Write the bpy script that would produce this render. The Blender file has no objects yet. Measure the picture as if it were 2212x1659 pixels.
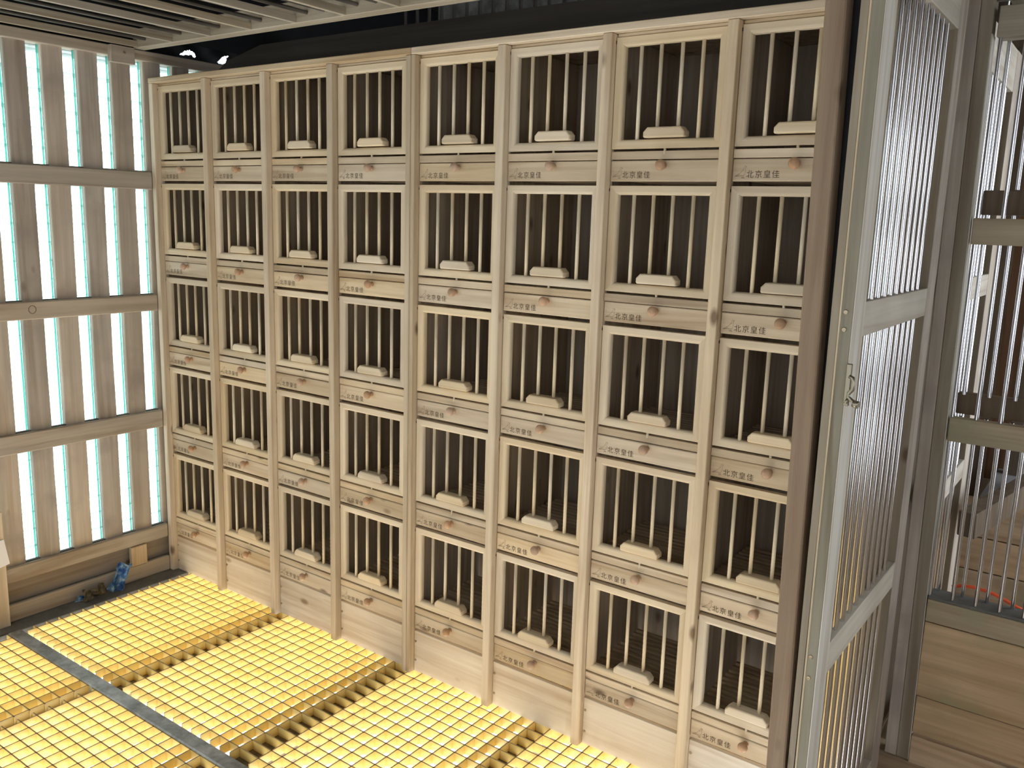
import bpy, bmesh, math, random
from mathutils import Vector, Matrix
random.seed(7)
R = math.radians
SC = bpy.context.scene
COL = SC.collection

# ------------------------------------------------------------------ camera, world, light, exposure
cam_d = bpy.data.cameras.new('camera')
cam_d.sensor_fit = 'HORIZONTAL'
cam_d.sensor_width = 36.0
cam_d.lens = 36.0 * 1886.94 / 2212.0
cam_d.clip_start = 0.02
cam_d.clip_end = 200
cam = bpy.data.objects.new('camera', cam_d)
COL.objects.link(cam)
cam.location = (3.44967, -2.20462, 1.63991)
cam.rotation_mode = 'XYZ'
cam.rotation_euler = (R(79.2524277), R(-1.75064332), R(36.01450066))
SC.camera = cam

world = bpy.data.worlds.new('daylight')
SC.world = world
world.use_nodes = True
wb = world.node_tree.nodes['Background']
wb.inputs[0].default_value = (0.93, 0.97, 1.0, 1)
wb.inputs[1].default_value = 6.0

def area(name, loc, rot, sx, sy, power, col):
    l = bpy.data.lights.new(name, 'AREA')
    l.shape = 'RECTANGLE'; l.size = sx; l.size_y = sy; l.energy = power; l.color = col
    o = bpy.data.objects.new(name, l); COL.objects.link(o)
    o.location = loc; o.rotation_euler = rot
    return o
# daylight bounced off the pale ground below the raised, open-mesh floor
area('daylight_under_floor', (1.6, -1.2, -0.75), (R(180), 0, 0), 4.6, 4.2, 185, (1.0, 0.94, 0.84))

SC.view_settings.view_transform = 'Standard'
SC.view_settings.look = 'None'
SC.view_settings.gamma = 1.0
SC.view_settings.use_curve_mapping = False
SC.view_settings.exposure = -0.70

# ------------------------------------------------------------------ materials
def new_mat(name):
    m = bpy.data.materials.new(name); m.use_nodes = True
    nt = m.node_tree
    for n in list(nt.nodes): nt.nodes.remove(n)
    out = nt.nodes.new('ShaderNodeOutputMaterial')
    return m, nt, out

def wood(name, light, dark, axis='x', rough=0.62, knots=0.5, grain=1.0, var=0.16, knotcol=(0.10, 0.05, 0.025), stain=None):
    m, nt, out = new_mat(name)
    N = nt.nodes.new; L = nt.links.new
    tc = N('ShaderNodeTexCoord'); oi = N('ShaderNodeObjectInfo')
    mul = N('ShaderNodeVectorMath'); mul.operation = 'SCALE'
    comb = N('ShaderNodeCombineXYZ')
    for i in range(3): L(oi.outputs['Random'], comb.inputs[i])
    L(comb.outputs[0], mul.inputs[0]); mul.inputs['Scale'].default_value = 17.3
    add = N('ShaderNodeVectorMath'); add.operation = 'ADD'
    L(tc.outputs['Object'], add.inputs[0]); L(mul.outputs[0], add.inputs[1])
    s = {'x': (1.2, 34, 34), 'y': (34, 1.2, 34), 'z': (34, 34, 1.2)}[axis]
    mp = N('ShaderNodeMapping'); mp.inputs['Scale'].default_value = s
    L(add.outputs[0], mp.inputs['Vector'])
    n1 = N('ShaderNodeTexNoise'); n1.inputs['Scale'].default_value = 1.0; n1.inputs['Detail'].default_value = 6
    n1.inputs['Roughness'].default_value = 0.62; n1.inputs['Distortion'].default_value = 0.6
    L(mp.outputs[0], n1.inputs['Vector'])
    rp = N('ShaderNodeValToRGB')
    rp.color_ramp.elements[0].position = 0.33; rp.color_ramp.elements[0].color = (*dark, 1)
    rp.color_ramp.elements[1].position = 0.62; rp.color_ramp.elements[1].color = (*light, 1)
    L(n1.outputs['Fac'], rp.inputs[0])
    col = rp.outputs[0]
    # slow colour drift along the board
    n2 = N('ShaderNodeTexNoise'); n2.inputs['Scale'].default_value = 3.0; n2.inputs['Detail'].default_value = 3
    L(add.outputs[0], n2.inputs['Vector'])
    mx = N('ShaderNodeMix'); mx.data_type = 'RGBA'; mx.blend_type = 'MULTIPLY'
    rp2 = N('ShaderNodeValToRGB')
    rp2.color_ramp.elements[0].position = 0.3; rp2.color_ramp.elements[0].color = (0.80, 0.76, 0.72, 1)
    rp2.color_ramp.elements[1].position = 0.65; rp2.color_ramp.elements[1].color = (1, 1, 1, 1)
    L(n2.outputs['Fac'], rp2.inputs[0])
    mx.inputs['Factor'].default_value = 0.7
    L(col, mx.inputs[6]); L(rp2.outputs[0], mx.inputs[7]); col = mx.outputs[2]
    ms = N('ShaderNodeMapping'); ms.inputs['Scale'].default_value = {'x': (0.9, 15, 15), 'y': (15, 0.9, 15), 'z': (15, 15, 0.9)}[axis]
    L(add.outputs[0], ms.inputs['Vector'])
    n4 = N('ShaderNodeTexNoise'); n4.inputs['Scale'].default_value = 1.0; n4.inputs['Detail'].default_value = 3; n4.inputs['Distortion'].default_value = 1.2
    L(ms.outputs[0], n4.inputs['Vector'])
    r4 = N('ShaderNodeValToRGB'); r4.color_ramp.elements[0].position = 0.52; r4.color_ramp.elements[0].color = (1, 1, 1, 1)
    r4.color_ramp.elements[1].position = 0.70; r4.color_ramp.elements[1].color = (0.70, 0.60, 0.50, 1)
    L(n4.outputs['Fac'], r4.inputs[0])
    mx4 = N('ShaderNodeMix'); mx4.data_type = 'RGBA'; mx4.blend_type = 'MULTIPLY'; mx4.inputs['Factor'].default_value = 0.75 * min(1.0, grain)
    L(col, mx4.inputs[6]); L(r4.outputs[0], mx4.inputs[7]); col = mx4.outputs[2]
    if knots > 0:
        ks = {'x': (6.5, 13, 13), 'y': (13, 6.5, 13), 'z': (13, 13, 6.5)}[axis]
        mk = N('ShaderNodeMapping'); mk.inputs['Scale'].default_value = ks
        L(add.outputs[0], mk.inputs['Vector'])
        vo = N('ShaderNodeTexVoronoi'); vo.inputs['Scale'].default_value = 1.0
        L(mk.outputs[0], vo.inputs['Vector'])
        kr = N('ShaderNodeMapRange'); kr.inputs[1].default_value = 0.08; kr.inputs[2].default_value = 0.20
        kr.inputs[3].default_value = 1.0; kr.inputs[4].default_value = 0.0
        L(vo.outputs['Distance'], kr.inputs[0])
        sep = N('ShaderNodeSeparateColor'); L(vo.outputs['Color'], sep.inputs[0])
        gt = N('ShaderNodeMath'); gt.operation = 'GREATER_THAN'; gt.inputs[1].default_value = 1.0 - 0.55 * knots
        L(sep.outputs[0], gt.inputs[0])
        mm = N('ShaderNodeMath'); mm.operation = 'MULTIPLY'; L(kr.outputs[0], mm.inputs[0]); L(gt.outputs[0], mm.inputs[1])
        m8 = N('ShaderNodeMath'); m8.operation = 'MULTIPLY'; L(mm.outputs[0], m8.inputs[0]); m8.inputs[1].default_value = 0.8
        mx2 = N('ShaderNodeMix'); mx2.data_type = 'RGBA'
        L(m8.outputs[0], mx2.inputs['Factor']); L(col, mx2.inputs[6]); mx2.inputs[7].default_value = (*knotcol, 1)
        col = mx2.outputs[2]
    if stain:
        n3 = N('ShaderNodeTexNoise'); n3.inputs['Scale'].default_value = 5.0; n3.inputs['Detail'].default_value = 5
        L(add.outputs[0], n3.inputs['Vector'])
        r3 = N('ShaderNodeMapRange'); r3.inputs[1].default_value = 0.5; r3.inputs[2].default_value = 0.68
        L(n3.outputs['Fac'], r3.inputs[0])
        m3 = N('ShaderNodeMix'); m3.data_type = 'RGBA'
        L(r3.outputs[0], m3.inputs['Factor']); L(col, m3.inputs[6]); m3.inputs[7].default_value = (*stain, 1)
        col = m3.outputs[2]
    hsv = N('ShaderNodeHueSaturation')
    vr = N('ShaderNodeMapRange'); vr.inputs[3].default_value = 1 - var; vr.inputs[4].default_value = 1 + var * 0.6
    L(oi.outputs['Random'], vr.inputs[0]); L(vr.outputs[0], hsv.inputs['Value'])
    fr = N('ShaderNodeMath'); fr.operation = 'MULTIPLY'; fr.inputs[1].default_value = 7.31; L(oi.outputs['Random'], fr.inputs[0])
    fr2 = N('ShaderNodeMath'); fr2.operation = 'FRACT'; L(fr.outputs[0], fr2.inputs[0])
    sr = N('ShaderNodeMapRange'); sr.inputs[3].default_value = 0.82; sr.inputs[4].default_value = 1.12
    L(fr2.outputs[0], sr.inputs[0]); L(sr.outputs[0], hsv.inputs['Saturation'])
    L(col, hsv.inputs['Color'])
    b = N('ShaderNodeBsdfPrincipled'); b.inputs['Roughness'].default_value = rough
    b.inputs['Specular IOR Level'].default_value = 0.3
    L(hsv.outputs[0], b.inputs['Base Color'])
    bp = N('ShaderNodeBump'); bp.inputs['Strength'].default_value = 0.25 * grain; bp.inputs['Distance'].default_value = 0.002
    L(n1.outputs['Fac'], bp.inputs['Height']); L(bp.outputs[0], b.inputs['Normal'])
    L(b.outputs[0], out.inputs[0])
    return m

def plain(name, col, rough=0.6, metal=0.0, noise=0.0, spec=0.4, nscale=12):
    m, nt, out = new_mat(name)
    b = nt.nodes.new('ShaderNodeBsdfPrincipled')
    b.inputs['Base Color'].default_value = (*col, 1); b.inputs['Roughness'].default_value = rough
    b.inputs['Metallic'].default_value = metal; b.inputs['Specular IOR Level'].default_value = spec
    if noise:
        tc = nt.nodes.new('ShaderNodeTexCoord')
        n = nt.nodes.new('ShaderNodeTexNoise'); n.inputs['Scale'].default_value = nscale; n.inputs['Detail'].default_value = 8
        n.inputs['Roughness'].default_value = 0.7
        nt.links.new(tc.outputs['Object'], n.inputs['Vector'])
        r = nt.nodes.new('ShaderNodeValToRGB')
        r.color_ramp.elements[0].position = 0.35; r.color_ramp.elements[1].position = 0.68
        r.color_ramp.elements[0].color = (*[c * (1 - noise) for c in col], 1)
        r.color_ramp.elements[1].color = (*[min(1, c * (1 + noise)) for c in col], 1)
        nt.links.new(n.outputs['Fac'], r.inputs[0]); nt.links.new(r.outputs[0], b.inputs['Base Color'])
    nt.links.new(b.outputs[0], out.inputs[0])
    return m

PINE_L, PINE_D = (0.74, 0.61, 0.43), (0.56, 0.44, 0.29)
M = {}
M['pine_x'] = wood('pine_grain_x', PINE_L, PINE_D, 'x', knots=0.45)
M['pine_y'] = wood('pine_grain_y', PINE_L, PINE_D, 'y', knots=0.6)
M['pine_z'] = wood('pine_grain_z', PINE_L, PINE_D, 'z', knots=0.45)
M['pine_pale_x'] = wood('smooth_pine_x', (0.80, 0.68, 0.49), (0.69, 0.56, 0.38), 'x', knots=0, grain=0.5, var=0.14)
M['pine_pale_z'] = wood('smooth_pine_z', (0.80, 0.68, 0.49), (0.69, 0.56, 0.38), 'z', knots=0, grain=0.5, var=0.14)
M['dowel'] = wood('birch_dowel', (0.78, 0.68, 0.50), (0.70, 0.58, 0.40), 'z', knots=0, grain=0.4, var=0.10)
M['knob'] = wood('knob_wood', (0.58, 0.38, 0.25), (0.46, 0.29, 0.18), 'y', knots=0, rough=0.4, grain=0.3, var=0.12)
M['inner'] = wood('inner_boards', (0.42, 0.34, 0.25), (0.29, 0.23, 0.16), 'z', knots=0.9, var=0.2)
M['inner_slat'] = wood('inner_slats', (0.52, 0.42, 0.28), (0.38, 0.29, 0.19), 'x', knots=0, var=0.1)
M['kick'] = wood('kick_board', (0.76, 0.68, 0.55), (0.64, 0.54, 0.41), 'x', knots=0.8, var=0.1, knotcol=(0.22, 0.12, 0.06))
M['grey_z'] = wood('weathered_pine_z', (0.62, 0.56, 0.49), (0.47, 0.42, 0.36), 'z', knots=0.5, var=0.14, stain=(0.40, 0.35, 0.31))
M['grey_y'] = wood('weathered_pine_y', (0.56, 0.49, 0.40), (0.42, 0.36, 0.29), 'y', knots=0.4, var=0.10)
M['grey_x'] = wood('weathered_pine_x', (0.50, 0.44, 0.34), (0.36, 0.31, 0.23), 'x', knots=0.3, var=0.10)
M['brown_z'] = wood('brown_post_z', (0.36, 0.265, 0.18), (0.26, 0.18, 0.12), 'z', knots=0.4, var=0.06)
M['green_z'] = wood('treated_pine_z', (0.33, 0.31, 0.24), (0.24, 0.225, 0.17), 'z', knots=0.12, var=0.08)
M['green_x'] = wood('treated_pine_x', (0.50, 0.41, 0.27), (0.38, 0.30, 0.19), 'x', knots=0.3, var=0.12, stain=(0.36, 0.33, 0.21))
M['tan_z'] = wood('tan_pine_z', (0.38, 0.32, 0.23), (0.28, 0.23, 0.16), 'z', knots=0.1, var=0.05)
M['ash_lit_z'] = wood('pale_lit_pine_z', (0.80, 0.79, 0.73), (0.68, 0.67, 0.61), 'z', knots=0.05, var=0.05)  # pale pine, with right-side daylight put into the colour of gate faces
M['ash_y'] = wood('pale_grey_pine_y', (0.66, 0.63, 0.55), (0.54, 0.51, 0.44), 'y', knots=0.05, var=0.05)
M['plank_x'] = wood('stained_plank_x', (0.68, 0.51, 0.33), (0.50, 0.36, 0.22), 'x', knots=0.5, var=0.12, stain=(0.40, 0.34, 0.20))
M['recess'] = wood('recessed_board', (0.38, 0.31, 0.25), (0.27, 0.215, 0.17), 'y', knots=0.2, var=0.1)
M['joist'] = wood('joist_wood', (0.30, 0.24, 0.17), (0.20, 0.16, 0.11), 'y', knots=0.2, var=0.1)
M['slat_y'] = wood('ceiling_slat_y', (0.54, 0.48, 0.38), (0.40, 0.35, 0.27), 'y', knots=0.3, var=0.2)
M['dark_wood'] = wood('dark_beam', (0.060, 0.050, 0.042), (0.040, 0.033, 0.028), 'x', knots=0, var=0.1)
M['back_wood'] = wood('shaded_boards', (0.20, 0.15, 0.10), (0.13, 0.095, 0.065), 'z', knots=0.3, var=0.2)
M['membrane'] = plain('black_membrane', (0.012, 0.013, 0.017), 0.5, noise=0.3)
M['steel'] = plain('polished_steel', (0.72, 0.73, 0.78), 0.15, 1.0)
M['dull_steel'] = plain('dull_rod', (0.30, 0.29, 0.28), 0.38, 0.8)
M['galv'] = plain('galvanised_steel', (0.42, 0.43, 0.43), 0.46, 0.5, noise=0.45, nscale=14)
M['ledge'] = plain('dusty_grey_ledge', (0.155, 0.150, 0.135), 0.8, noise=0.3, nscale=9)
M['screw'] = plain('screw_steel', (0.45, 0.38, 0.27), 0.35, 0.9)
M['black'] = plain('dark_pin', (0.02, 0.015, 0.012), 0.5)
M['brass'] = plain('dull_nickel', (0.34, 0.31, 0.24), 0.35, 0.9)
M['ink'] = plain('burnt_lettering', (0.085, 0.055, 0.035), 0.8, spec=0.1)
M['ink_faint'] = plain('burnt_drawing', (0.30, 0.225, 0.15), 0.8, spec=0.1)
M['paper'] = plain('white_card', (0.85, 0.84, 0.88), 0.5)
M['hose'] = plain('orange_hose', (0.85, 0.12, 0.04), 0.35)
M['sheet'] = plain('pale_grey_sheet', (0.42, 0.42, 0.45), 0.5, noise=0.12, nscale=5)
M['ceil_pale'] = wood('pale_ceiling_board', (0.52, 0.50, 0.40), (0.42, 0.39, 0.30), 'y', knots=0.1, var=0.08)
M['ply'] = wood('ply_board', (0.40, 0.24, 0.15), (0.30, 0.17, 0.10), 'z', knots=0.1, var=0.05)

def grating_mat():
    m, nt, out = new_mat('yellow_fibreglass')
    N = nt.nodes.new; L = nt.links.new
    tc = N('ShaderNodeTexCoord'); n = N('ShaderNodeTexNoise'); n.inputs['Scale'].default_value = 9; n.inputs['Detail'].default_value = 4
    L(tc.outputs['Object'], n.inputs['Vector'])
    rp = N('ShaderNodeValToRGB')
    rp.color_ramp.elements[0].color = (0.86, 0.65, 0.22, 1); rp.color_ramp.elements[0].position = 0.3
    rp.color_ramp.elements[1].color = (0.90, 0.75, 0.32, 1); rp.color_ramp.elements[1].position = 0.7
    L(n.outputs['Fac'], rp.inputs[0])
    d = N('ShaderNodeBsdfDiffuse'); t = N('ShaderNodeBsdfTranslucent'); g = N('ShaderNodeBsdfGlossy')
    g.inputs['Roughness'].default_value = 0.3; g.inputs['Color'].default_value = (0.9, 0.85, 0.7, 1)
    L(rp.outputs[0], d.inputs[0]); L(rp.outputs[0], t.inputs[0])
    a = N('ShaderNodeMixShader'); a.inputs[0].default_value = 0.35; L(d.outputs[0], a.inputs[1]); L(t.outputs[0], a.inputs[2])
    b = N('ShaderNodeMixShader'); b.inputs[0].default_value = 0.05; L(a.outputs[0], b.inputs[1]); L(g.outputs[0], b.inputs[2])
    L(b.outputs[0], out.inputs[0])
    return m
M['grating'] = grating_mat()

M['grit_shade'] = plain('shaded_grit_top', (0.50, 0.37, 0.19), 0.85, noise=0.15, spec=0.15, nscale=60)  # gritty tops, darker: only room light reaches them, put into the colour

def glass_mat():
    m, nt, out = new_mat('greenish_window_glass')
    N = nt.nodes.new; L = nt.links.new
    t = N('ShaderNodeBsdfTransparent'); t.inputs[0].default_value = (0.90, 0.97, 0.95, 1)
    g = N('ShaderNodeBsdfGlossy'); g.inputs['Roughness'].default_value = 0.02
    a = N('ShaderNodeMixShader'); a.inputs[0].default_value = 0.05
    L(t.outputs[0], a.inputs[1]); L(g.outputs[0], a.inputs[2]); L(a.outputs[0], out.inputs[0])
    return m
M['glass'] = glass_mat()
def edge_glass():
    m, nt, out = new_mat('glass_strip_teal')
    N = nt.nodes.new; L = nt.links.new
    t = N('ShaderNodeBsdfTransparent'); t.inputs[0].default_value = (0.25, 0.55, 0.50, 1)
    d = N('ShaderNodeBsdfTranslucent'); d.inputs[0].default_value = (0.3, 0.62, 0.56, 1)
    a = N('ShaderNodeMixShader'); a.inputs[0].default_value = 0.35
    L(t.outputs[0], a.inputs[1]); L(d.outputs[0], a.inputs[2]); L(a.outputs[0], out.inputs[0])
    return m
M['teal'] = edge_glass()
def blade_mat():
    m, nt, out = new_mat('white_louvre')
    N = nt.nodes.new; L = nt.links.new
    t = N('ShaderNodeBsdfTranslucent'); t.inputs[0].default_value = (0.85, 0.88, 0.9, 1)
    d = N('ShaderNodeBsdfDiffuse'); d.inputs[0].default_value = (0.9, 0.9, 0.9, 1)
    a = N('ShaderNodeMixShader'); a.inputs[0].default_value = 0.5
    L(t.outputs[0], a.inputs[1]); L(d.outputs[0], a.inputs[2]); L(a.outputs[0], out.inputs[0])
    return m
M['blade'] = blade_mat()
def wrapper_mat(blue):
    m, nt, out = new_mat('blue_wrapper' if blue else 'clear_wrapper')
    N = nt.nodes.new; L = nt.links.new
    tc = N('ShaderNodeTexCoord'); n = N('ShaderNodeTexNoise'); n.inputs['Scale'].default_value = 45; n.inputs['Detail'].default_value = 3
    L(tc.outputs['Object'], n.inputs['Vector'])
    rp = N('ShaderNodeValToRGB'); e = rp.color_ramp.elements
    if blue:
        e[0].position = 0.40; e[0].color = (0.03, 0.11, 0.42, 1); e[1].position = 0.66; e[1].color = (0.55, 0.72, 0.85, 1)
        k = e.new(0.52); k.color = (0.10, 0.30, 0.62, 1)
    else:
        e[0].position = 0.4; e[0].color = (0.10, 0.085, 0.06, 1); e[1].position = 0.7; e[1].color = (0.34, 0.30, 0.23, 1)
    L(n.outputs['Fac'], rp.inputs[0])
    b = N('ShaderNodeBsdfPrincipled'); b.inputs['Roughness'].default_value = 0.22; L(rp.outputs[0], b.inputs['Base Color'])
    L(b.outputs[0], out.inputs[0]); return m
M['wrap_blue'] = wrapper_mat(True); M['wrap_clear'] = wrapper_mat(False)

# ------------------------------------------------------------------ mesh helpers
def bm_box(bm, x0, x1, y0, y1, z0, z1, bev=0.0, mi=0, lean=0.0):
    vs = [bm.verts.new(p) for p in ((x0, y0, z0), (x1, y0, z0), (x1, y1, z0), (x0, y1, z0),
                                    (x0 + lean, y0, z1), (x1 + lean, y0, z1), (x1 + lean, y1, z1), (x0 + lean, y1, z1))]
    fs = []
    for q in ((3, 2, 1, 0), (4, 5, 6, 7), (0, 1, 5, 4), (1, 2, 6, 5), (2, 3, 7, 6), (3, 0, 4, 7)):
        f = bm.faces.new([vs[i] for i in q]); f.material_index = mi; fs.append(f)
    if bev > 0:
        es = list({e for f in fs for e in f.edges})
        r = bmesh.ops.bevel(bm, geom=es, offset=bev, segments=1, affect='EDGES', profile=0.5)
        for f in r['faces']: f.material_index = mi

def bm_tube(bm, p0, p1, r, n=8, caps=True):
    p0 = Vector(p0); p1 = Vector(p1); d = (p1 - p0).normalized()
    up = Vector((0, 0, 1)) if abs(d.z) < 0.9 else Vector((1, 0, 0))
    a = d.cross(up).normalized(); b = d.cross(a)
    rings = []
    for p in (p0, p1):
        rings.append([bm.verts.new(p + (a * math.cos(t) + b * math.sin(t)) * r) for t in [2 * math.pi * i / n for i in range(n)]])
    for i in range(n):
        f = bm.faces.new((rings[0][i], rings[0][(i + 1) % n], rings[1][(i + 1) % n], rings[1][i])); f.smooth = True
    if caps:
        bm.faces.new(rings[0][::-1]); bm.faces.new(rings[1])

def bm_path(bm, pts, r, n=6):
    pts = [Vector(p) for p in pts]; rings = []
    for i, p in enumerate(pts):
        d = (pts[min(i + 1, len(pts) - 1)] - pts[max(i - 1, 0)]).normalized()
        up = Vector((0, 0, 1)) if abs(d.z) < 0.9 else Vector((1, 0, 0))
        a = d.cross(up).normalized(); b = d.cross(a)
        rings.append([bm.verts.new(p + (a * math.cos(t) + b * math.sin(t)) * r) for t in [2 * math.pi * k / n for k in range(n)]])
    for i in range(len(rings) - 1):
        for k in range(n):
            f = bm.faces.new((rings[i][k], rings[i][(k + 1) % n], rings[i + 1][(k + 1) % n], rings[i + 1][k])); f.smooth = True
    bm.faces.new(rings[0][::-1]); bm.faces.new(rings[-1])

def bm_lathe_y(bm, prof, n=16):
    """prof = [(radius, y)], axis along y"""
    rings = []
    for r, y in prof:
        rings.append([bm.verts.new((r * math.cos(t), y, r * math.sin(t))) for t in [2 * math.pi * i / n for i in range(n)]])
    for i in range(len(rings) - 1):
        for k in range(n):
            f = bm.faces.new((rings[i][k], rings[i][(k + 1) % n], rings[i + 1][(k + 1) % n], rings[i + 1][k])); f.smooth = True
    bm.faces.new(rings[0][::-1]); bm.faces.new(rings[-1])

def bm_prism_y(bm, poly, y0, y1, mi=0):
    a = [bm.verts.new((x, y0, z)) for x, z in poly]; b = [bm.verts.new((x, y1, z)) for x, z in poly]
    n = len(poly)
    for i in range(n):
        bm.faces.new((a[i], a[(i + 1) % n], b[(i + 1) % n], b[i])).material_index = mi
    bm.faces.new(a[::-1]).material_index = mi; bm.faces.new(b).material_index = mi

def mesh(name, bm, *mats):
    bmesh.ops.recalc_face_normals(bm, faces=bm.faces[:])
    me = bpy.data.meshes.new(name); bm.to_mesh(me); bm.free()
    for m in mats: me.materials.append(m)
    return me

def link(name, data, parent=None, loc=(0, 0, 0), rot=(0, 0, 0), **props):
    o = bpy.data.objects.new(name, data); COL.objects.link(o)
    o.parent = parent; o.location = loc; o.rotation_euler = rot
    for k, v in props.items(): o[k] = v
    return o

def obj(name, bm, mat, parent=None, loc=(0, 0, 0), rot=(0, 0, 0), **props):
    mats = mat if isinstance(mat, (list, tuple)) else [mat]
    return link(name, mesh(name, bm, *mats), parent, loc, rot, **props)

def box(name, x0, x1, y0, y1, z0, z1, mat, parent=None, bev=0.0015, lean=0.0, **props):
    """box whose origin sits at its own centre so that grain varies from board to board"""
    cx, cy, cz = (x0 + x1) / 2, (y0 + y1) / 2, (z0 + z1) / 2
    bm = bmesh.new(); bm_box(bm, x0 - cx, x1 - cx, y0 - cy, y1 - cy, z0 - cz, z1 - cz, bev, 0, lean)
    return obj(name, bm, mat, parent, (cx, cy, cz), **props)

def empty(name, loc=(0, 0, 0), **props):
    o = bpy.data.objects.new(name, None); COL.objects.link(o); o.location = loc; o.empty_display_size = 0.05
    for k, v in props.items(): o[k] = v
    return o

def copy_tree(o, parent=None):
    c = o.copy(); COL.objects.link(c); c.parent = parent
    for ch in list(o.children): copy_tree(ch, c)
    return c

# ================================================================== SETTING
# ---- floor: steel ledge and steel beam, joists, plain boards outside the loft
fl = empty('floor', kind='structure')
box('ledge', -0.35, 0.066, -3.0, 0.5, -0.06, 0.0, M['ledge'], fl)
box('steel_beam', 0.066, 2.92, -0.784, -0.733, -0.06, 0.004, M['galv'], fl, bev=0.004)
box('steel_beam', 0.066, 2.92, -1.56, -1.51, -0.06, 0.004, M['galv'], fl, bev=0.004)
for x0, x1 in ((0.678, 0.738), (1.330, 1.425), (1.980, 2.040), (2.60, 2.72)):
    box('joist', x0, x1, -0.77, 0.45, -0.11, -0.0325, M['joist'], fl)
for x0, x1 in ((0.636, 0.690), (1.275, 1.340), (1.920, 1.975), (2.60, 2.72)):
    box('joist', x0, x1, -1.52, -0.785, -0.11, -0.0325, M['joist'], fl)
for k in range(12):
    box('floor_board', 2.93, 5.2, -3.3 + k * 0.3, -3.3 + k * 0.3 + 0.294, -0.05, -0.005, M['plank_x'], fl)
for k in range(13):
    box('floor_board', 2.932, 5.2, 0.3 + k * 0.18, 0.3 + k * 0.18 + 0.176, -0.05, -0.005, M['plank_x'], fl)
for k in range(12):
    box('floor_board', -0.06, 2.928, 0.46 + k * 0.18, 0.46 + k * 0.18 + 0.176, -0.05, -0.005, M['plank_x'], fl)
for k in range(9):
    box('floor_board', 0.068, 2.928, -3.3 + k * 0.19, -3.3 + k * 0.19 + 0.186, -0.05, -0.002, M['plank_x'], fl)

# ---- left wall: vertical slats behind horizontal rails, glass, outside louvres
wl = empty('wall_left', kind='structure')
YL0, YL1 = -3.0, 0.50
slat_y = [0.003 - 0.138 * k for k in range(-3, 21)]
SX0, SX1 = -0.066, -0.044
def slat_mesh(seed):
    rnd = random.Random(seed); bm = bmesh.new(); w = 0.0415; n = 10
    z0, z1 = -1.03, 1.08
    prev = None
    for i in range(n + 1):
        z = z0 + (z1 - z0) * i / n
        a = -w + rnd.uniform(-0.001, 0.001); b = w + rnd.uniform(-0.0015, 0.0015)
        r = [bm.verts.new((-0.011, a, z)), bm.verts.new((0.008, a, z)), bm.verts.new((0.011, a + 0.003, z)),
             bm.verts.new((0.011, b - 0.003, z)), bm.verts.new((0.008, b, z)), bm.verts.new((-0.011, b, z))]
        if prev:
            for k in range(6): bm.faces.new((prev[k], prev[(k + 1) % 6], r[(k + 1) % 6], r[k]))
        else: bm.faces.new(r)
        prev = r
    bm.faces.new(prev[::-1])
    return mesh('slat', bm, M['grey_z'])
slat_ms = [slat_mesh(i) for i in range(4)]
for i, y in enumerate(slat_y):
    link('slat', slat_ms[i % 4], wl, (-0.055, y, 1.19))
for z0, z1 in ((1.712, 1.785), (1.197, 1.267), (0.677, 0.755), (0.160, 0.223)):
    box('rail', -0.044, -0.026, YL0, -0.026, z0, z1, M['grey_y'], wl, bev=0.004)
    box('rail_cap', -0.058, -0.0445, YL0, YL1, z1 - 0.012, z1 + 0.004, M['ledge'], wl, bev=0)
box('board', -0.0800, -0.0670, YL0, YL1, 0.0, 0.158, M['recess'], wl)            # recessed board
box('rail_cap', -0.066, -0.0445, YL0, YL1, 0.0, 0.064, M['ledge'], wl, bev=0)
box('base_board', -0.044, -0.024, -0.742, -0.026, 0.0, 0.068, M['grey_y'], wl, bev=0.003)
box('base_board', -0.044, -0.024, YL0, -0.85, 0.0, 0.068, M['grey_y'], wl, bev=0.003)
box('spacer_block', -0.042, -0.020, -0.212, -0.138, 0.069, 0.158, M['pine_z'], wl, bev=0.002)
box('top_beam', -0.085, -0.024, YL0, 0.46, 2.231, 2.272, M['grey_y'], wl, bev=0.003)
box('fixing_block', -0.024, 0.004, -0.200, -0.098, 2.204, 2.270, M['grey_y'], wl, bev=0.002)
bm = bmesh.new(); bm_tube(bm, (0.004, -0.145, 2.245), (0.008, -0.145, 2.245), 0.005, 10)
obj('screw', bm, M['screw'], wl)
bm = bmesh.new(); n_ = 24
ra = [bm.verts.new((0, 0.0155 * math.cos(2 * math.pi * i / n_), 0.0165 * math.sin(2 * math.pi * i / n_))) for i in range(n_)]
rb_ = [bm.verts.new((0, 0.0125 * math.cos(2 * math.pi * i / n_), 0.0138 * math.sin(2 * math.pi * i / n_))) for i in range(n_)]
for i in range(n_): bm.faces.new((ra[i], ra[(i + 1) % n_], rb_[(i + 1) % n_], rb_[i]))
obj('knot_ring', bm, M['back_wood'], wl, (-0.0256, -0.560, 1.236))
# dark membrane above the wall, with two torn holes that let daylight in
HOLES = [[(0.156, 2.290), (0.180, 2.309), (0.205, 2.317), (0.224, 2.314), (0.236, 2.305), (0.240, 2.296), (0.232, 2.289), (0.218, 2.299), (0.195, 2.296)],
         [(0.345, 2.286), (0.358, 2.301), (0.373, 2.313), (0.396, 2.324), (0.411, 2.325), (0.400, 2.315), (0.398, 2.303), (0.392, 2.292), (0.375, 2.284)]]
def inpoly(p, poly):
    c = False; n = len(poly)
    for i in range(n):
        (x1, y1), (x2, y2) = poly[i], poly[(i + 1) % n]
        if (y1 > p[1]) != (y2 > p[1]) and p[0] < (x2 - x1) * (p[1] - y1) / (y2 - y1) + x1: c = not c
    return c
bm = bmesh.new()
gy0, gy1, gz0, gz1, st = 0.10, 0.46, 2.272, 2.342, 0.004
ny, nz = round((gy1 - gy0) / st), round((gz1 - gz0) / st)
gv = {}
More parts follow.
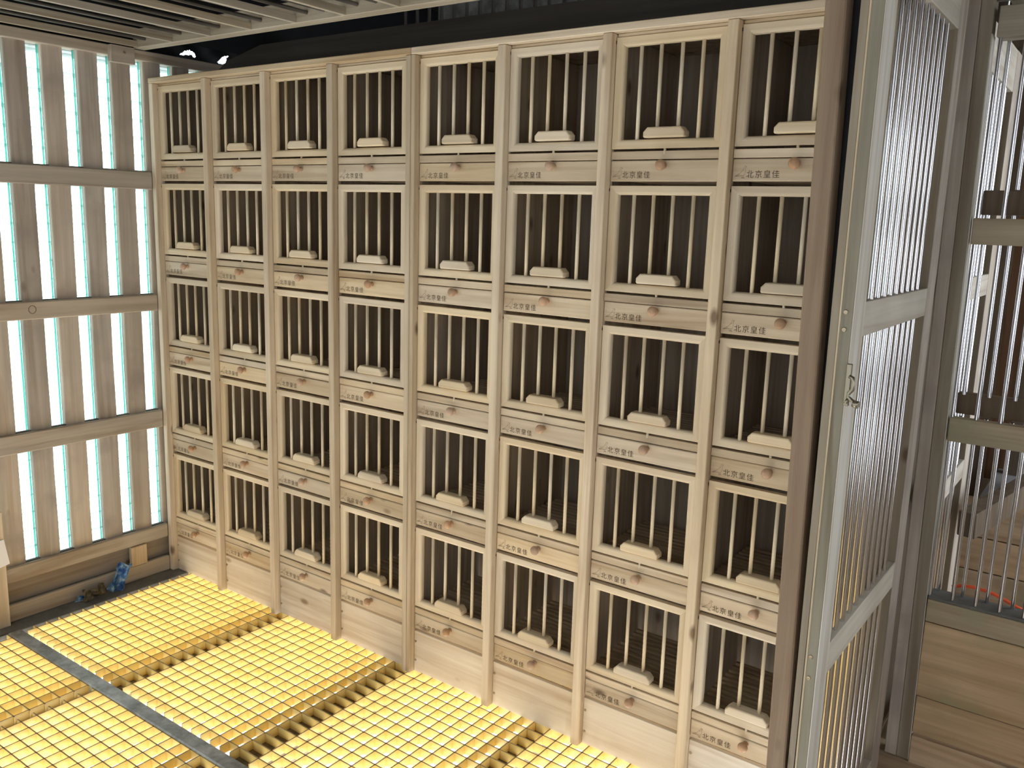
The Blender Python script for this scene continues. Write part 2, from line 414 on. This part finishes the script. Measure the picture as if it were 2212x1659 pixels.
def gvert(i, j):
    if (i, j) not in gv:
        y, z = gy0 + i * st, gz0 + j * (gz1 - gz0) / nz
        gv[(i, j)] = bm.verts.new((0.006 * math.sin(y * 40) * math.sin((z - 2.272) * 45), y, z))
    return gv[(i, j)]
for i in range(ny):
    for j in range(nz):
        p = (gy0 + (i + 0.5) * st, gz0 + (j + 0.5) * (gz1 - gz0) / nz)
        if any(inpoly(p, h) for h in HOLES): continue
        bm.faces.new((gvert(i, j), gvert(i + 1, j), gvert(i + 1, j + 1), gvert(i, j + 1)))
for (y0, y1, z0, z1) in ((-3.4, gy0, 2.272, 2.80), (gy1, 2.7, -0.05, 2.80), (gy0, gy1, gz1, 2.80)):
    bm_box(bm, -0.004, 0.0, y0, y1, z0, z1)
obj('membrane', bm, M['membrane'], wl, (-0.075, 0, 0))

# ---- glass and louvres outside the left wall
w1 = empty('window_1', kind='structure')
box('pane', -0.094, -0.090, YL0, YL1, 0.16, 2.231, M['glass'], w1, bev=0)
for y in slat_y[:-1]:
    box('glass_strip', -0.0695, -0.0672, y - 0.0485, y - 0.0420, 0.16, 2.231, M['teal'], w1, bev=0)
bm = bmesh.new()
for k in range(30):
    z = 0.14 + k * 0.0745
    vs = [bm.verts.new(p) for p in ((-0.235, YL0, z), (-0.185, YL0, z + 0.010), (-0.185, YL1, z + 0.010), (-0.235, YL1, z))]
    f = bm.faces.new(vs)
r = bmesh.ops.solidify(bm, geom=bm.faces[:], thickness=0.003)
obj('louvre_blades', bm, M['blade'], w1, kind='stuff')
box('louvre_top_rail', -0.24, -0.18, YL0, YL1, 2.245, 2.262, M['galv'], w1, bev=0)

box('slot_shade', 2.912, 2.944, -0.300, -0.290, 0.0, 2.271, M['membrane'], empty('shade_strip_1', kind='structure'), bev=0, lean=-0.022)  # added black strip standing for the shade in the slot between the posts
# ---- ceiling: end beam, wooden slats on edge with steel rods between
ce = empty('ceiling', kind='structure')
box('end_beam', -0.020, 2.93, -0.090, -0.040, 2.272, 2.345, M['grey_x'], ce, bev=0.002)
box('end_beam', -0.020, 2.93, -2.98, -2.93, 2.272, 2.345, M['grey_x'], ce, bev=0.002)
bm = bmesh.new(); bm_box(bm, -0.008, 0.008, -1.42, 1.42, -0.012, 0.012, 0.001)
sl = mesh('ceiling_slat', bm, M['slat_y'])
for k in range(13):
    link('ceiling_slat', sl, ce, (0.006 + 0.2405 * k, -1.51, 2.286))
bm = bmesh.new(); bm_tube(bm, (0, -1.42, 0), (0, 1.42, 0), 0.0070, 8)
rd = mesh('ceiling_rod', bm, M['dull_steel'])
for k in range(12):
    for j in (0, 1):
        link('ceiling_rod', rd, ce, (0.068 + 0.085 * j + 0.2405 * k, -1.51, 2.301))
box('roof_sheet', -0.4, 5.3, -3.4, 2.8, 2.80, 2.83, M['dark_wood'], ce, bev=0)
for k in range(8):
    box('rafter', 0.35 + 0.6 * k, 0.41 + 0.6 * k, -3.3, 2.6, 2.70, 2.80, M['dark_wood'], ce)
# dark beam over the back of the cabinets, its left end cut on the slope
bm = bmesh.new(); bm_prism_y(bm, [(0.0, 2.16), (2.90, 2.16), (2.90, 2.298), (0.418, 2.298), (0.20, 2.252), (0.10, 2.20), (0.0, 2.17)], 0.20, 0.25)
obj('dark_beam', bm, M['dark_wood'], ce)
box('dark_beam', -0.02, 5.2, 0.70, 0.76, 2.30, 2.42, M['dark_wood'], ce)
bm = bmesh.new(); bm_tube(bm, (0, 0, 0), (0, 0, 0.42), 0.007, 6)
ur = mesh('upper_rod', bm, M['dull_steel'])
for k in range(26):
    link('upper_rod', ur, ce, (0.86 + 0.064 * k, 0.58, 2.36))
box('pale_strip', 1.0, 2.7, 0.62, 0.64, 2.40, 2.47, M['galv'], ce, bev=0)

# ---- enclosing walls (behind the cabinets, right of the cabinets, behind the photographer)
wb_ = empty('wall_back', kind='structure')
for k in range(24):
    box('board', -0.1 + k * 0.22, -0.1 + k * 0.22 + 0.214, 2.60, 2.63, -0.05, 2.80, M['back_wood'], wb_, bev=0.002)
wf = empty('wall_front', kind='structure')
for k in range(38):  # unseen wall, opened into slats for its daylight and the rod highlights
    link('slat', slat_ms[k % 4], wf, (-0.05 + 0.138 * k, -3.34, 1.38), (0, 0, R(90))).scale = (1, 1, 1.24)
for z0, z1 in ((1.712, 1.785), (1.197, 1.267), (0.677, 0.755), (0.160, 0.223)):
    box('rail', -0.1, 5.17, -3.33, -3.31, z0, z1, M['grey_x'], wf, bev=0.004)
box('board', -0.1, 5.17, -3.36, -3.33, 2.66, 2.80, M['grey_x'], wf)
box('board', -0.1, 5.17, -3.36, -3.33, -0.05, 0.22, M['grey_x'], wf)
wr = empty('wall_right', kind='structure')
for k in range(27):
    y = -3.3 + k * 0.22
    if 3 <= k <= 7 or 17 <= k <= 26:  # openings added to this unseen wall to light the gate and far planks
        box('board', 5.17, 5.20, y, y + 0.214, -0.05, 1.0 if k < 12 else 0.3, M['grey_z'], wr, bev=0.002)
        box('board', 5.17, 5.20, y, y + 0.214, 2.15 if k < 12 else 2.6, 2.80, M['grey_z'], wr, bev=0.002)
    else:
        box('board', 5.17, 5.20, y, y + 0.214, -0.05, 2.80, M['grey_z'], wr, bev=0.002)
# boarded side next to the right cabinet, seen through the rods of the open gate
ws = empty('wall_side', kind='structure')
for k in range(5):
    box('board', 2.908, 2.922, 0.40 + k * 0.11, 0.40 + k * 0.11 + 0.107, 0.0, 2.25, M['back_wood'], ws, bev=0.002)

# ================================================================== CABINETS
P, Q = 0.36, 0.3952
DW, DT, DB = 0.326, 2.134, 1.838         # door width, top of first door, bottom of first door
DH = DT - DB
# shared meshes -------------------------------------------------
def frame_mesh(w, h):
    """mitred door frame with a rounded inner edge; origin at lower-left front corner"""
    bm = bmesh.new()
    prof = [(0.0, 0.018), (0.0, 0.001), (0.001, 0.0), (0.018, 0.0), (0.0225, 0.0012), (0.0255, 0.0042), (0.027, 0.009), (0.027, 0.018)]
    rings = []
    for d, y in prof:
        dz = d * 0.93
        rings.append([bm.verts.new(p) for p in ((d, y, dz), (w - d, y, dz), (w - d, y, h - dz), (d, y, h - dz))])
    n = len(prof)
    for i in range(n):
        a, b = rings[i], rings[(i + 1) % n]
        for k in range(4):
            f = bm.faces.new((a[k], a[(k + 1) % 4], b[(k + 1) % 4], b[k]))
            f.material_index = 0 if k % 2 == 0 else 1
    return mesh('door_frame', bm, M['pine_pale_x'], M['pine_pale_z'])
me_frame = frame_mesh(DW, DH)
def dowel(z0, z1):
    bm = bmesh.new(); bm_tube(bm, (0, 0, z0), (0, 0, z1), 0.0055, 8); return mesh('bar', bm, M['dowel'])
me_bar_long, me_bar_short = dowel(0.020, DH - 0.020), dowel(0.054, DH - 0.020)
bm = bmesh.new()
bm_prism_y(bm, [(-0.058, 0.0), (0.058, 0.0), (0.0610, 0.003), (0.0610, 0.015), (0.049, 0.0275), (-0.049, 0.0275), (-0.0610, 0.015), (-0.0610, 0.003)], -0.010, 0.022)
bmesh.ops.bevel(bm, geom=[e for e in bm.edges if abs(e.verts[0].co.y + 0.010) < 1e-6 and abs(e.verts[1].co.y + 0.010) < 1e-6], offset=0.004, segments=2, affect='EDGES', profile=0.5)
me_perch = mesh('perch_block', bm, M['pine_pale_x'])
bm = bmesh.new(); bm_tube(bm, (0, 0.0045, -0.016), (0, 0.0045, 0.004), 0.0038, 8); me_pin = mesh('peg', bm, M['dowel'])
bm = bmesh.new(); bm_tube(bm, (0, 0.002, -0.004), (0, 0.002, 0.004), 0.0028, 6); me_hinge = mesh('hinge_pin', bm, M['black'])
bm = bmesh.new()
bm_lathe_y(bm, [(0.0085, 0.0), (0.0085, -0.003), (0.0062, -0.007), (0.0062, -0.010), (0.0105, -0.0135), (0.0138, -0.018), (0.0145, -0.022), (0.0135, -0.0265), (0.0100, -0.0300), (0.0050, -0.0315), (0.0012, -0.0318)], 18)
me_knob = mesh('knob', bm, M['knob'])
# drawer: front with soft edges, box behind it
FH = 0.0565
def drawer_mesh():
    bm = bmesh.new()
    bm_box(bm, 0, DW, 0.0, 0.016, 0, FH, 0.0022)
    bm_box(bm, 0.008, 0.018, 0.016, 0.36, 0.004, 0.048); bm_box(bm, DW - 0.018, DW - 0.008, 0.016, 0.36, 0.004, 0.048)
    bm_box(bm, 0.018, DW - 0.018, 0.35, 0.36, 0.004, 0.048); bm_box(bm, 0.018, DW - 0.018, 0.016, 0.35, 0.004, 0.009)
    return mesh('drawer', bm, M['pine_x'])
me_drawer = drawer_mesh()
# lettering burnt into the drawer fronts
def text_mesh():
    cu = bpy.data.curves.new('lettering', 'FONT'); cu.body = '\u5317\u4eac\u7687\u4f73'
    cu.size = 0.0205; cu.space_character = 1.17; cu.extrude = 0.0; cu.offset = -0.00004; cu.resolution_u = 2
    o = bpy.data.objects.new('tmp_text', cu); COL.objects.link(o)
    bpy.context.view_layer.update()
    dg = bpy.context.evaluated_depsgraph_get()
    me = bpy.data.meshes.new_from_object(o.evaluated_get(dg))
    bpy.data.objects.remove(o)
    me.transform(Matrix.Rotation(R(90), 4, 'X'))
    me.materials.clear(); me.materials.append(M['ink'])
    return me
me_text = text_mesh(); me_text.name = 'lettering'
xs = [v.co.x for v in me_text.vertices]; zs = [v.co.z for v in me_text.vertices]
me_text.transform(Matrix.Translation((0.038 - min(xs), -0.0005, 0.0085 - min(zs))))
print('TEXT', len(me_text.vertices), (max(xs) - min(xs)), (max(zs) - min(zs)))
def ribbon(bm, pts, w):
    pts = [Vector((x, 0, z)) for x, z in pts]; prev = None
    for i, p in enumerate(pts):
        d = (pts[min(i + 1, len(pts) - 1)] - pts[max(i - 1, 0)]).normalized(); n = Vector((-d.z, 0, d.x)) * w / 2
        r = (bm.verts.new(p - n), bm.verts.new(p + n))
        if prev: bm.faces.new((prev[0], r[0], r[1], prev[1]))
        prev = r
def smooth_pts(pts, k=3):
    for _ in range(k):
        q = [pts[0]]
        for a, b in zip(pts, pts[1:]):
            q += [(a[0] * .75 + b[0] * .25, a[1] * .75 + b[1] * .25), (a[0] * .25 + b[0] * .75, a[1] * .25 + b[1] * .75)]
        pts = q + [pts[-1]]
    return pts
bm = bmesh.new(); s = 0.0001
def rb(pts, w=0.00085, k=2): ribbon(bm, smooth_pts([(x * s, z * s) for x, z in pts], k), w)
# standing pigeon facing right: head, beak, breast, belly, back, wing, tail, feet (tenths of mm)
rb([(355, 395), (352, 425), (335, 440), (315, 432), (305, 405), (292, 350), (265, 330), (225, 270), (170, 235), (95, 190)])
rb([(345, 425), (372, 405), (352, 398)], 0.0014, 0)
rb([(352, 398), (335, 385), (345, 340), (345, 270), (320, 215), (285, 190), (230, 185), (150, 180), (95, 178), (60, 168), (110, 205), (170, 225)])
rb([(265, 330), (285, 335), (310, 325)])
rb([(170, 225), (215, 205), (250, 190)])
rb([(60, 170), (130, 190), (180, 186)], 0.0016)
rb([(262, 190), (265, 160), (250, 140)]); rb([(300, 195), (305, 160), (300, 135)])
rb([(245, 135), (285, 142), (325, 130)], 0.0020, 0)
rb([(70, 370), (76, 362)], 0.0012, 0); rb([(72, 335), (78, 326)], 0.0014, 0)
bm2 = bm
me_bird = mesh('bird_emblem', bm2, M['ink_faint'])
me_bird.transform(Matrix.Translation((0.0005, -0.0005, -0.0050)))
# slatted cell floor, all thin slats of one cell together
bm = bmesh.new()
for k in range(13):
    bm_box(bm, 0.0, P - 0.018, 0.022 + k * 0.028, 0.034 + k * 0.028, 0.0, 0.010)
me_grille = mesh('slatted_floor', bm, M['inner_slat'])
bm = bmesh.new(); bm_box(bm, -0.0, DW, 0, 0.018, 0, 0.0220, 0.001); me_rail = mesh('rail', bm, M['pine_x'])
bm = bmesh.new(); bm_lathe_y(bm, [(0.0045, 0.0), (0.0045, -0.0012), (0.0030, -0.0016), (0.0006, -0.0004)], 10); me_screw = mesh('screw', bm, M['screw'])

def cabinet(x_first, labels, posts, side_left, side_right, x0, x1):
    """x_first = left edge of its first door; posts = (x0, x1) of each upright"""
    cb = empty('nest_box_cabinet', (x0, 0, 0), label=labels, category='cabinet', group='nest box cabinets side by side')
    def px(x): return x - x0
    def bx(name, a, b, y0, y1, z0, z1, mat, bev=0.0015, **kw): return box(name, px(a), px(b), y0, y1, z0, z1, mat, cb, bev, **kw)
    for a, b in posts:
        bx('post', a, b, -0.025, 0.018, 0.0, 2.1445, M['pine_z'], 0.002)
    bx('top_rail', x0, x1, -0.026, 0.020, 2.145, 2.166, M['pine_x'], 0.002)
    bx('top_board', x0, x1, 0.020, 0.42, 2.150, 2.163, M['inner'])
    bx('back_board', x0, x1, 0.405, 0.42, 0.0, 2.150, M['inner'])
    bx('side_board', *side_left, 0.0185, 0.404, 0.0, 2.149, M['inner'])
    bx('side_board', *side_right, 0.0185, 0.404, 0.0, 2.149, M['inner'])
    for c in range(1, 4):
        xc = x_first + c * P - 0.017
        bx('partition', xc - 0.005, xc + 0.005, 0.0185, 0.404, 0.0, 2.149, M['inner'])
    for c in range(4):
        xl = x_first + c * P
        ls = px(xl)
        bx('lintel', xl, xl + DW, 0.004, 0.018, 2.136, 2.1445, M['pine_x'])
        kb = bx('kick_board', xl - 0.0015, xl + DW + 0.0015, 0.001, 0.016, 0.001, 0.160, M['kick'])
        for z in (0.118, 0.045):
            link('screw', me_screw, cb, (ls + 0.006, 0.0008, z))
        for r in range(5):
            z = DB - r * Q
            d = link('door', me_frame, cb, (ls + 0.0, random.uniform(-0.0012, 0.0008), z))
            for k, bxx in enumerate((0.0735, 0.1335, 0.1935, 0.2535)):
                link('bar', me_bar_short if k in (1, 2) else me_bar_long, d, (bxx + random.uniform(-0.0012, 0.0012), 0.011, 0))
            link('perch_block', me_perch, d, (0.1625 + random.uniform(-0.002, 0.002), 0.0, 0.0275 + random.uniform(0, 0.0008)))
            link('peg', me_pin, d, (0.163, 0, 0))
            link('hinge_pin', me_hinge, d, (-0.001, 0, DH - 0.012))
            link('rail', me_rail, cb, (ls, random.uniform(-0.001, 0.001), z - 0.0285))
            dr = link('drawer', me_drawer, cb, (ls + 0.0, random.uniform(-0.0015, 0.0012), z - 0.0875 + random.uniform(-0.0006, 0.0006)))
            link('knob', me_knob, dr, (0.1650 + random.uniform(-0.002, 0.002), 0.0, 0.0425))
            link('lettering', me_text, dr, (0, 0, 0), label='four burnt Chinese characters')
            link('bird_emblem', me_bird, dr, (0, 0, 0), label='fine line drawing of a standing pigeon')
            link('slatted_floor', me_grille, cb, (ls - 0.010, 0, z - 0.018), kind='stuff')
    return cb

cabinet(0.0005, 'pale pine nest box cabinet at the left, its end post against the slatted wall',
        [(-0.030, -0.002)] + [(P * c - 0.031, P * c - 0.002) for c in (1, 2, 3)] + [(1.4245, 1.4458)],
        (-0.028, -0.016), (1.4260, 1.4400), -0.030, 1.4460)
cabinet(1.4650, 'pale pine nest box cabinet at the right, its last column cut by a brown post',
        [(1.4472, 1.4635)] + [(1.4650 + P * c - 0.031, 1.4650 + P * c - 0.002) for c in (1, 2, 3)] + [(2.8730, 2.9000)],
        (1.4480, 1.4620), (2.8860, 2.9000), 1.4470, 2.9000)

# ================================================================== FLOOR GRATINGS
def grating(label, xs, y_lines, x0, x1, y0, y1, closed=()):
    t = 0.0022; D = 0.031
    bm = bmesh.new()
    def bar(a0, a1, b0, b1):
        # tapered bar: a little thicker at the top
        bm_box(bm, a0, a1, b0, b1, -D, 0.0)
    for x in xs: bar(x - t, x + t, y0, y1)
    for y in y_lines: bar(x0, x1, y - t, y + t)
    cx, cy = (x0 + x1) / 2, (y0 + y1) / 2
    bmesh.ops.translate(bm, verts=bm.verts[:], vec=(-cx, -cy, 0))
    bm.normal_update()
    for f in bm.faces:
        if f.normal.z > 0.9: f.material_index = 1
    return obj('floor_grating', bm, [M['grating'], M['grit_shade']], None, (cx, cy, 0.0), label=label, category='grating', group='yellow floor gratings')
pt = 0.0496
yl = [-0.6865 + pt * k for k in range(22)]
gr = lambda lab, xs0, n, x0, x1, row: grating(lab, [xs0 + pt * k for k in range(n)], [y - (0.784 - 0.002) * 0 for y in (yl if row == 0 else [-0.7865 - pt * k for k in range(15)])],
      x0, x1, -0.722 if row == 0 else -1.500, 0.37 if row == 0 else -0.7845)
gr('yellow mesh floor grating in the far left corner under the first two nest box columns', 0.094, 13, 0.068, 0.7220, 0)
gr('yellow mesh floor grating in the middle, before the third and fourth nest box columns', 0.765, 13, 0.7235, 1.3622, 0)
gr('bright yellow mesh floor grating with white glints, before the fifth and sixth columns', 1.452, 12, 1.3650, 2.0030, 0)
gr('yellow mesh floor grating at the lower edge, before the seventh nest box column', 2.062, 12, 2.0045, 2.6200, 0)
gr('yellow mesh floor grating in the left corner on the near side of the steel beam', 0.060, 13, 0.067, 0.6630, 1).location.x += 0.0
gr('yellow mesh floor grating bottom left, near side of the beam, second from the wall', 0.708, 13, 0.683, 1.3180, 1)
gr('yellow mesh floor grating near side of the steel beam, third from the slatted wall', 1.384, 12, 1.3195, 1.9400, 1)
gr('yellow mesh floor grating near side of the steel beam, nearest the open gate', 1.990, 13, 1.962, 2.6000, 1)

# ================================================================== POST, GATE, PARTITIONS ON THE RIGHT
o = box('wooden_post', 2.8910, 2.9330, -0.365, -0.315, 0.0, 2.271, M['brown_z'], None, 0.003, lean=-0.034)
o['label'] = 'brown upright wooden post with knots standing in front of the right cabinet'; o['category'] = 'post'
tp = empty('door_post', (2.937, -0.365, 0), label='narrow tan wooden post with a pale edge, left of the open steel rod gate', category='post')
bm = bmesh.new(); bm_box(bm, -0.0025, 0.0145, 0.0, 0.045, 0.0, 2.271, 0.001, 0, -0.006); obj('post_face', bm, M['tan_z'], tp)
bm = bmesh.new(); bm_box(bm, 0.0148, 0.0185, -0.002, 0.045, 0.0, 2.271, 0.001, 0, -0.006); obj('pale_edge', bm, M['pine_pale_z'], tp, label='pale edge')  # narrow paler strip along the right edge of the post

bm = bmesh.new(); bm_tube(bm, (0, 0, 0), (0, 0, 1), 0.0061, 12, caps=False); me_rod = mesh('rod', bm, M['steel'])
def gate(y0, y1, xf, th, z_bot, z_top, rails, top_open, stile0, stile1, rod_ys, lean=0.0, n='door_1', end_mat='green_z', small=False):
    g = empty(n, (xf, y0, 0), kind='structure')
    bx = lambda nm, xa, xb, ya, yb, za, zb, mt, **kw: box(nm, xa - xf, xb - xf, ya - y0, yb - y0, za, zb, mt, g, 0.0015, **kw)
    bx('stile', xf - th, xf - 0.0012, y0, y0 + stile0, z_bot, z_top, M[end_mat])
    bx('lit_stile_face', xf - 0.001, xf, y0 + 0.001, y0 + stile0, z_bot, z_top, M['ash_lit_z'])  # pale skin over the stile; daylight from the right is in its colour
    bx('stile', xf - th, xf - 0.0012, y1 - stile1, y1, z_bot, z_top, M['tan_z'])
    bx('lit_stile_face', xf - 0.001, xf, y1 - stile1, y1 - 0.001, z_bot, z_top, M['grey_z'])  # paler than its stile: the lit side is put into the colour
    for za, zb in rails + [(top_open, z_top)]:
        bx('rail', xf - th, xf, y0 + stile0, y1 - stile1, za, zb, M['ash_y'])
    zs = sorted([r for r in rails]) 
    spans = []
    prev = z_bot
    for za, zb in zs + [(top_open, z_top)]:
        spans.append((prev, za)); prev = zb
    for y in rod_ys:
        for za, zb in spans:
            if zb - za < 0.05: continue
            r = link('rod', me_rod, g, (-0.012, y - y0, za)); r.scale = (1, 1, zb - za)
    return g
g1 = gate(-0.365, 0.440, 2.976, 0.030, 0.02, 2.231, [(0.640, 0.714), (1.416, 1.490), (0.02, 0.09)], 2.145, 0.085, 0.095, [-0.255 + 0.0575 * k for k in range(10)])
# screws and the hook latch on the near stile
bm = bmesh.new(); bm_lathe_y(bm, [(0.0050, 0.0), (0.0050, -0.001), (0.0034, -0.0014), (0.0008, -0.0002)], 10); me_s2 = mesh('screw', bm, M['screw'])
for z in (1.473, 1.437, 0.712, 0.662): link('screw', me_s2, g1, (-0.016, -0.0002, z))
bm = bmesh.new()
bm_box(bm, -0.0065, 0.005, -0.006, 0.0, -0.088, 0.0, 0.0015)
bm_path(bm, [(0.002, -0.006, -0.026), (0.009, -0.008, -0.028), (0.012, -0.009, -0.036), (0.011, -0.009, -0.052), (0.004, -0.008, -0.060), (0.004, -0.009, -0.068), (0.012, -0.011, -0.074), (0.020, -0.013, -0.080)], 0.0042, 8)
bm_tube(bm, (0.016, -0.012, -0.079), (0.027, -0.014, -0.081), 0.0078, 10)
bm_tube(bm, (-0.001, -0.009, -0.076), (0.004, -0.009, -0.078), 0.0055, 8)
obj('latch', bm, M['brass'], g1, (0.0045, -0.001, 1.369), label='dull metal hook latch')
g2 = gate(0.665, 1.330, 3.004, 0.030, 0.02, 2.231, [(0.775, 0.842), (1.430, 1.502), (0.02, 0.09)], 2.100, 0.03, 0.13, [0.705 + 0.0575 * k for k in range(8)], n='door_2')

cp = empty('corner_post', (2.968, 0.57, 0), label='thick double corner post of grey green and brown timber beside the gate', category='post')
bm = bmesh.new(); bm_box(bm, 0.0, 0.0345, 0, 0.06, 0, 2.40, 0.002, 0, -0.022); obj('timber', bm, M['grey_z'], cp, label='browner half')
bm = bmesh.new(); bm_box(bm, 0.0350, 0.0690, 0.001, 0.06, 0, 2.40, 0.002, 0, -0.022); obj('timber', bm, M['tan_z'], cp, label='greener half')
bm = bmesh.new(); bm_box(bm, 0.0693, 0.0715, 0.002, 0.06, 0.0, 2.17, 0.0, 0, -0.020); obj('pale_strip', bm, M['ash_lit_z'], cp)  # right side of the post, its daylight put into the pale colour

pr = empty('rod_partition', (3.03, 0.57, 0), label='timber partition with steel rods above wide planks at the right edge', category='partition')
pb = lambda nm, xa, xb, ya, yb, za, zb, mt, **kw: box(nm, xa - 3.03, xb - 3.03, ya - 0.57, yb - 0.57, za, zb, mt, pr, 0.002, **kw)
XR = 4.60
pb('header', 3.030, XR, 0.570, 0.640, 2.160, 2.240, M['grey_x'])
for z_, y_ in ((2.262, 0.60), (2.300, 0.70)):
    bm = bmesh.new(); bm_tube(bm, (-0.04, y_ - 0.57, z_), (1.5, y_ - 0.57, z_), 0.006, 8); obj('top_rod', bm, M['steel'], pr)
pb('rail', 3.030, XR, 0.570, 0.600, 1.607, 1.680, M['green_x'])
pb('rail', 3.034, XR, 0.570, 0.605, 1.037, 1.108, M['green_x'])
pb('rail', 3.034, XR, 0.665, 0.690, 1.105, 1.170, M['back_wood'])
pb('rail', 3.034, XR, 0.665, 0.690, 1.690, 1.760, M['back_wood'])
pb('sill', 3.037, XR, 0.571, 0.650, 0.542, 0.552, M['ledge'])
pb('top_plank', 3.037, XR, 0.570, 0.640, 0.4705, 0.5415, M['green_x'])
pb('plank', 3.037, XR, 0.572, 0.600, 0.2225, 0.4665, M['plank_x'])
pb('plank', 3.040, XR, 0.574, 0.600, 0.0965, 0.2195, M['plank_x'])
pb('plank', 3.040, XR, 0.570, 0.600, -0.20, 0.0860, M['plank_x'])
for k in range(24):
    x = 3.102 - 0.0625 + 0.0625 * k
    for za, zb in ((0.552, 1.037), (1.108, 1.607), (1.680, 2.160)):
        r = link('rod', me_rod, pr, (x - 3.03, 0.583 - 0.57, za)); r.scale = (1, 1, zb - za)
for k in range(22):
    x = 3.055 + 0.0665 * k
    for za, zb in ((0.552, 1.105), (1.170, 1.690), (1.760, 2.160)):
        r = link('rod', me_rod, pr, (x - 3.03, 0.632 - 0.57, za)); r.scale = (0.9, 0.9, zb - za)
bm = bmesh.new()
bm_path(bm, smooth_pts([(0, 0, 0), (0.03, 0, 0.014), (0.075, 0, 0.016), (0.13, 0, 0.004), (0.18, 0, -0.012), (0.26, 0.02, -0.03)], 1) if False else
        [(0, 0, 0), (0.025, 0, 0.010), (0.055, 0, 0.014), (0.085, 0, 0.013), (0.115, 0, 0.008), (0.145, 0, -0.002), (0.175, 0, -0.014), (0.22, 0.01, -0.03)], 0.0055, 8)
obj('hose', bm, M['hose'], None, (3.085, 0.675, 0.560), label='orange red thin hose lying behind the steel rods above the planks', category='hose')

# ---- far compartment behind the partition
fc = empty('wall_far', kind='structure')
for k, (za, zb) in enumerate(((0.0, 0.155), (0.16, 0.30), (0.305, 0.44), (0.445, 0.60))):
    box('plank', 2.95, 4.6, 1.60, 1.63, za, zb, M['plank_x'], fc)
box('pale_sheet', 3.02, 4.6, 1.631, 2.2, 0.598, 0.606, M['sheet'], fc, bev=0)
box('ply_board', 2.965, 3.045, 2.15, 2.18, 0.55, 2.05, M['ply'], fc)
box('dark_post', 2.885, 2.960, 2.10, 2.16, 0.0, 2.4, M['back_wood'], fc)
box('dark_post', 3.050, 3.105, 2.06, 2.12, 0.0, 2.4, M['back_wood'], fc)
box('pale_post', 3.120, 3.160, 2.05, 2.10, 0.45, 2.4, M['ash_lit_z'], fc)
box('pale_ceiling', 2.94, 4.6, 0.78, 2.4, 2.42, 2.44, M['ceil_pale'], fc)
bm = bmesh.new(); bm_box(bm, -0.03, 0.03, 0, 0.9, -0.045, 0.045, 0.003)
obj('brace', bm, M['back_wood'], fc, (3.06, 1.02, 0.66), (R(4), 0, R(-14)))
for dx in (0.0, 0.10):
    bm = bmesh.new(); bm_tube(bm, (0, 0, 0), (0.05, 1.6, -0.02), 0.014, 10)
    obj('pipe', bm, M['dull_steel'], fc, (3.03 + dx, 0.75, 2.36))

# ================================================================== SMALL THINGS BY THE LEFT WALL
o = box('short_post', -0.024, 0.004, -0.850, -0.742, 0.0, 0.47, M['pine_z'], None, 0.002)
o['label'] = 'pale short wooden post at the left edge below the white card'; o['category'] = 'post'
bm = bmesh.new()
q = ((-0.075, 0.0), (0.045, 0.022), (0.030, 0.125), (-0.080, 0.118))
va = [bm.verts.new((0, y, z)) for y, z in q]; vb = [bm.verts.new((0.0015, y, z)) for y, z in q]
bm.faces.new(va); bm.faces.new(vb)
for i in range(4): bm.faces.new((va[i], va[(i + 1) % 4], vb[(i + 1) % 4], vb[i]))
obj('white_card', bm, M['paper'], None, (0.0065, -0.775, 0.235), label='blank white card fixed to the short post at the left edge', category='card')

def crumple(w, h, nx, nz, amp, seed, curl):
    rnd = random.Random(seed); bm = bmesh.new(); g = []
    for i in range(nx + 1):
        row = []
        for j in range(nz + 1):
            u, v = i / nx, j / nz
            yy = (u - 0.5) * w * (1 - 0.25 * v) + rnd.uniform(-1, 1) * amp * 0.5
            xx = curl * math.sin(u * math.pi) * 0.02 + rnd.uniform(-1, 1) * amp + 0.012 * math.sin(u * 9 + v * 4)
            zz = v * h + rnd.uniform(-1, 1) * amp * 0.4
            row.append(bm.verts.new((xx, yy, zz)))
        g.append(row)
    for i in range(nx):
        for j in range(nz): bm.faces.new((g[i][j], g[i + 1][j], g[i + 1][j + 1], g[i][j + 1]))
    bmesh.ops.solidify(bm, geom=bm.faces[:], thickness=0.0008)
    return bm
wr_ = empty('wrapper', (0.004, -0.330, 0.002), label='crumpled blue plastic wrapper lying on the grey ledge by the slatted wall', category='wrapper')
obj('printed_part', crumple(0.082, 0.125, 9, 10, 0.0035, 3, 1.0), M['wrap_blue'], wr_, (0.0, 0.015, 0.002), (R(-24), R(8), 0), label='shiny blue printed end')
obj('clear_part', crumple(0.115, 0.050, 10, 5, 0.005, 5, 0.6), M['wrap_clear'], wr_, (0.004, -0.075, 0.006), (R(8), R(14), 0), label='clear brownish end')
bm = bmesh.new(); vs = [bm.verts.new(p) for p in ((0, 0, 0), (0.006, -0.052, 0.010), (0, -0.030, 0.030), (-0.004, 0.004, 0.018))]
bm.faces.new(vs); bmesh.ops.solidify(bm, geom=bm.faces[:], thickness=0.001)
obj('blue_tip', bm, M['wrap_blue'], wr_, (0.008, -0.115, 0.003), label='dark blue torn tip')
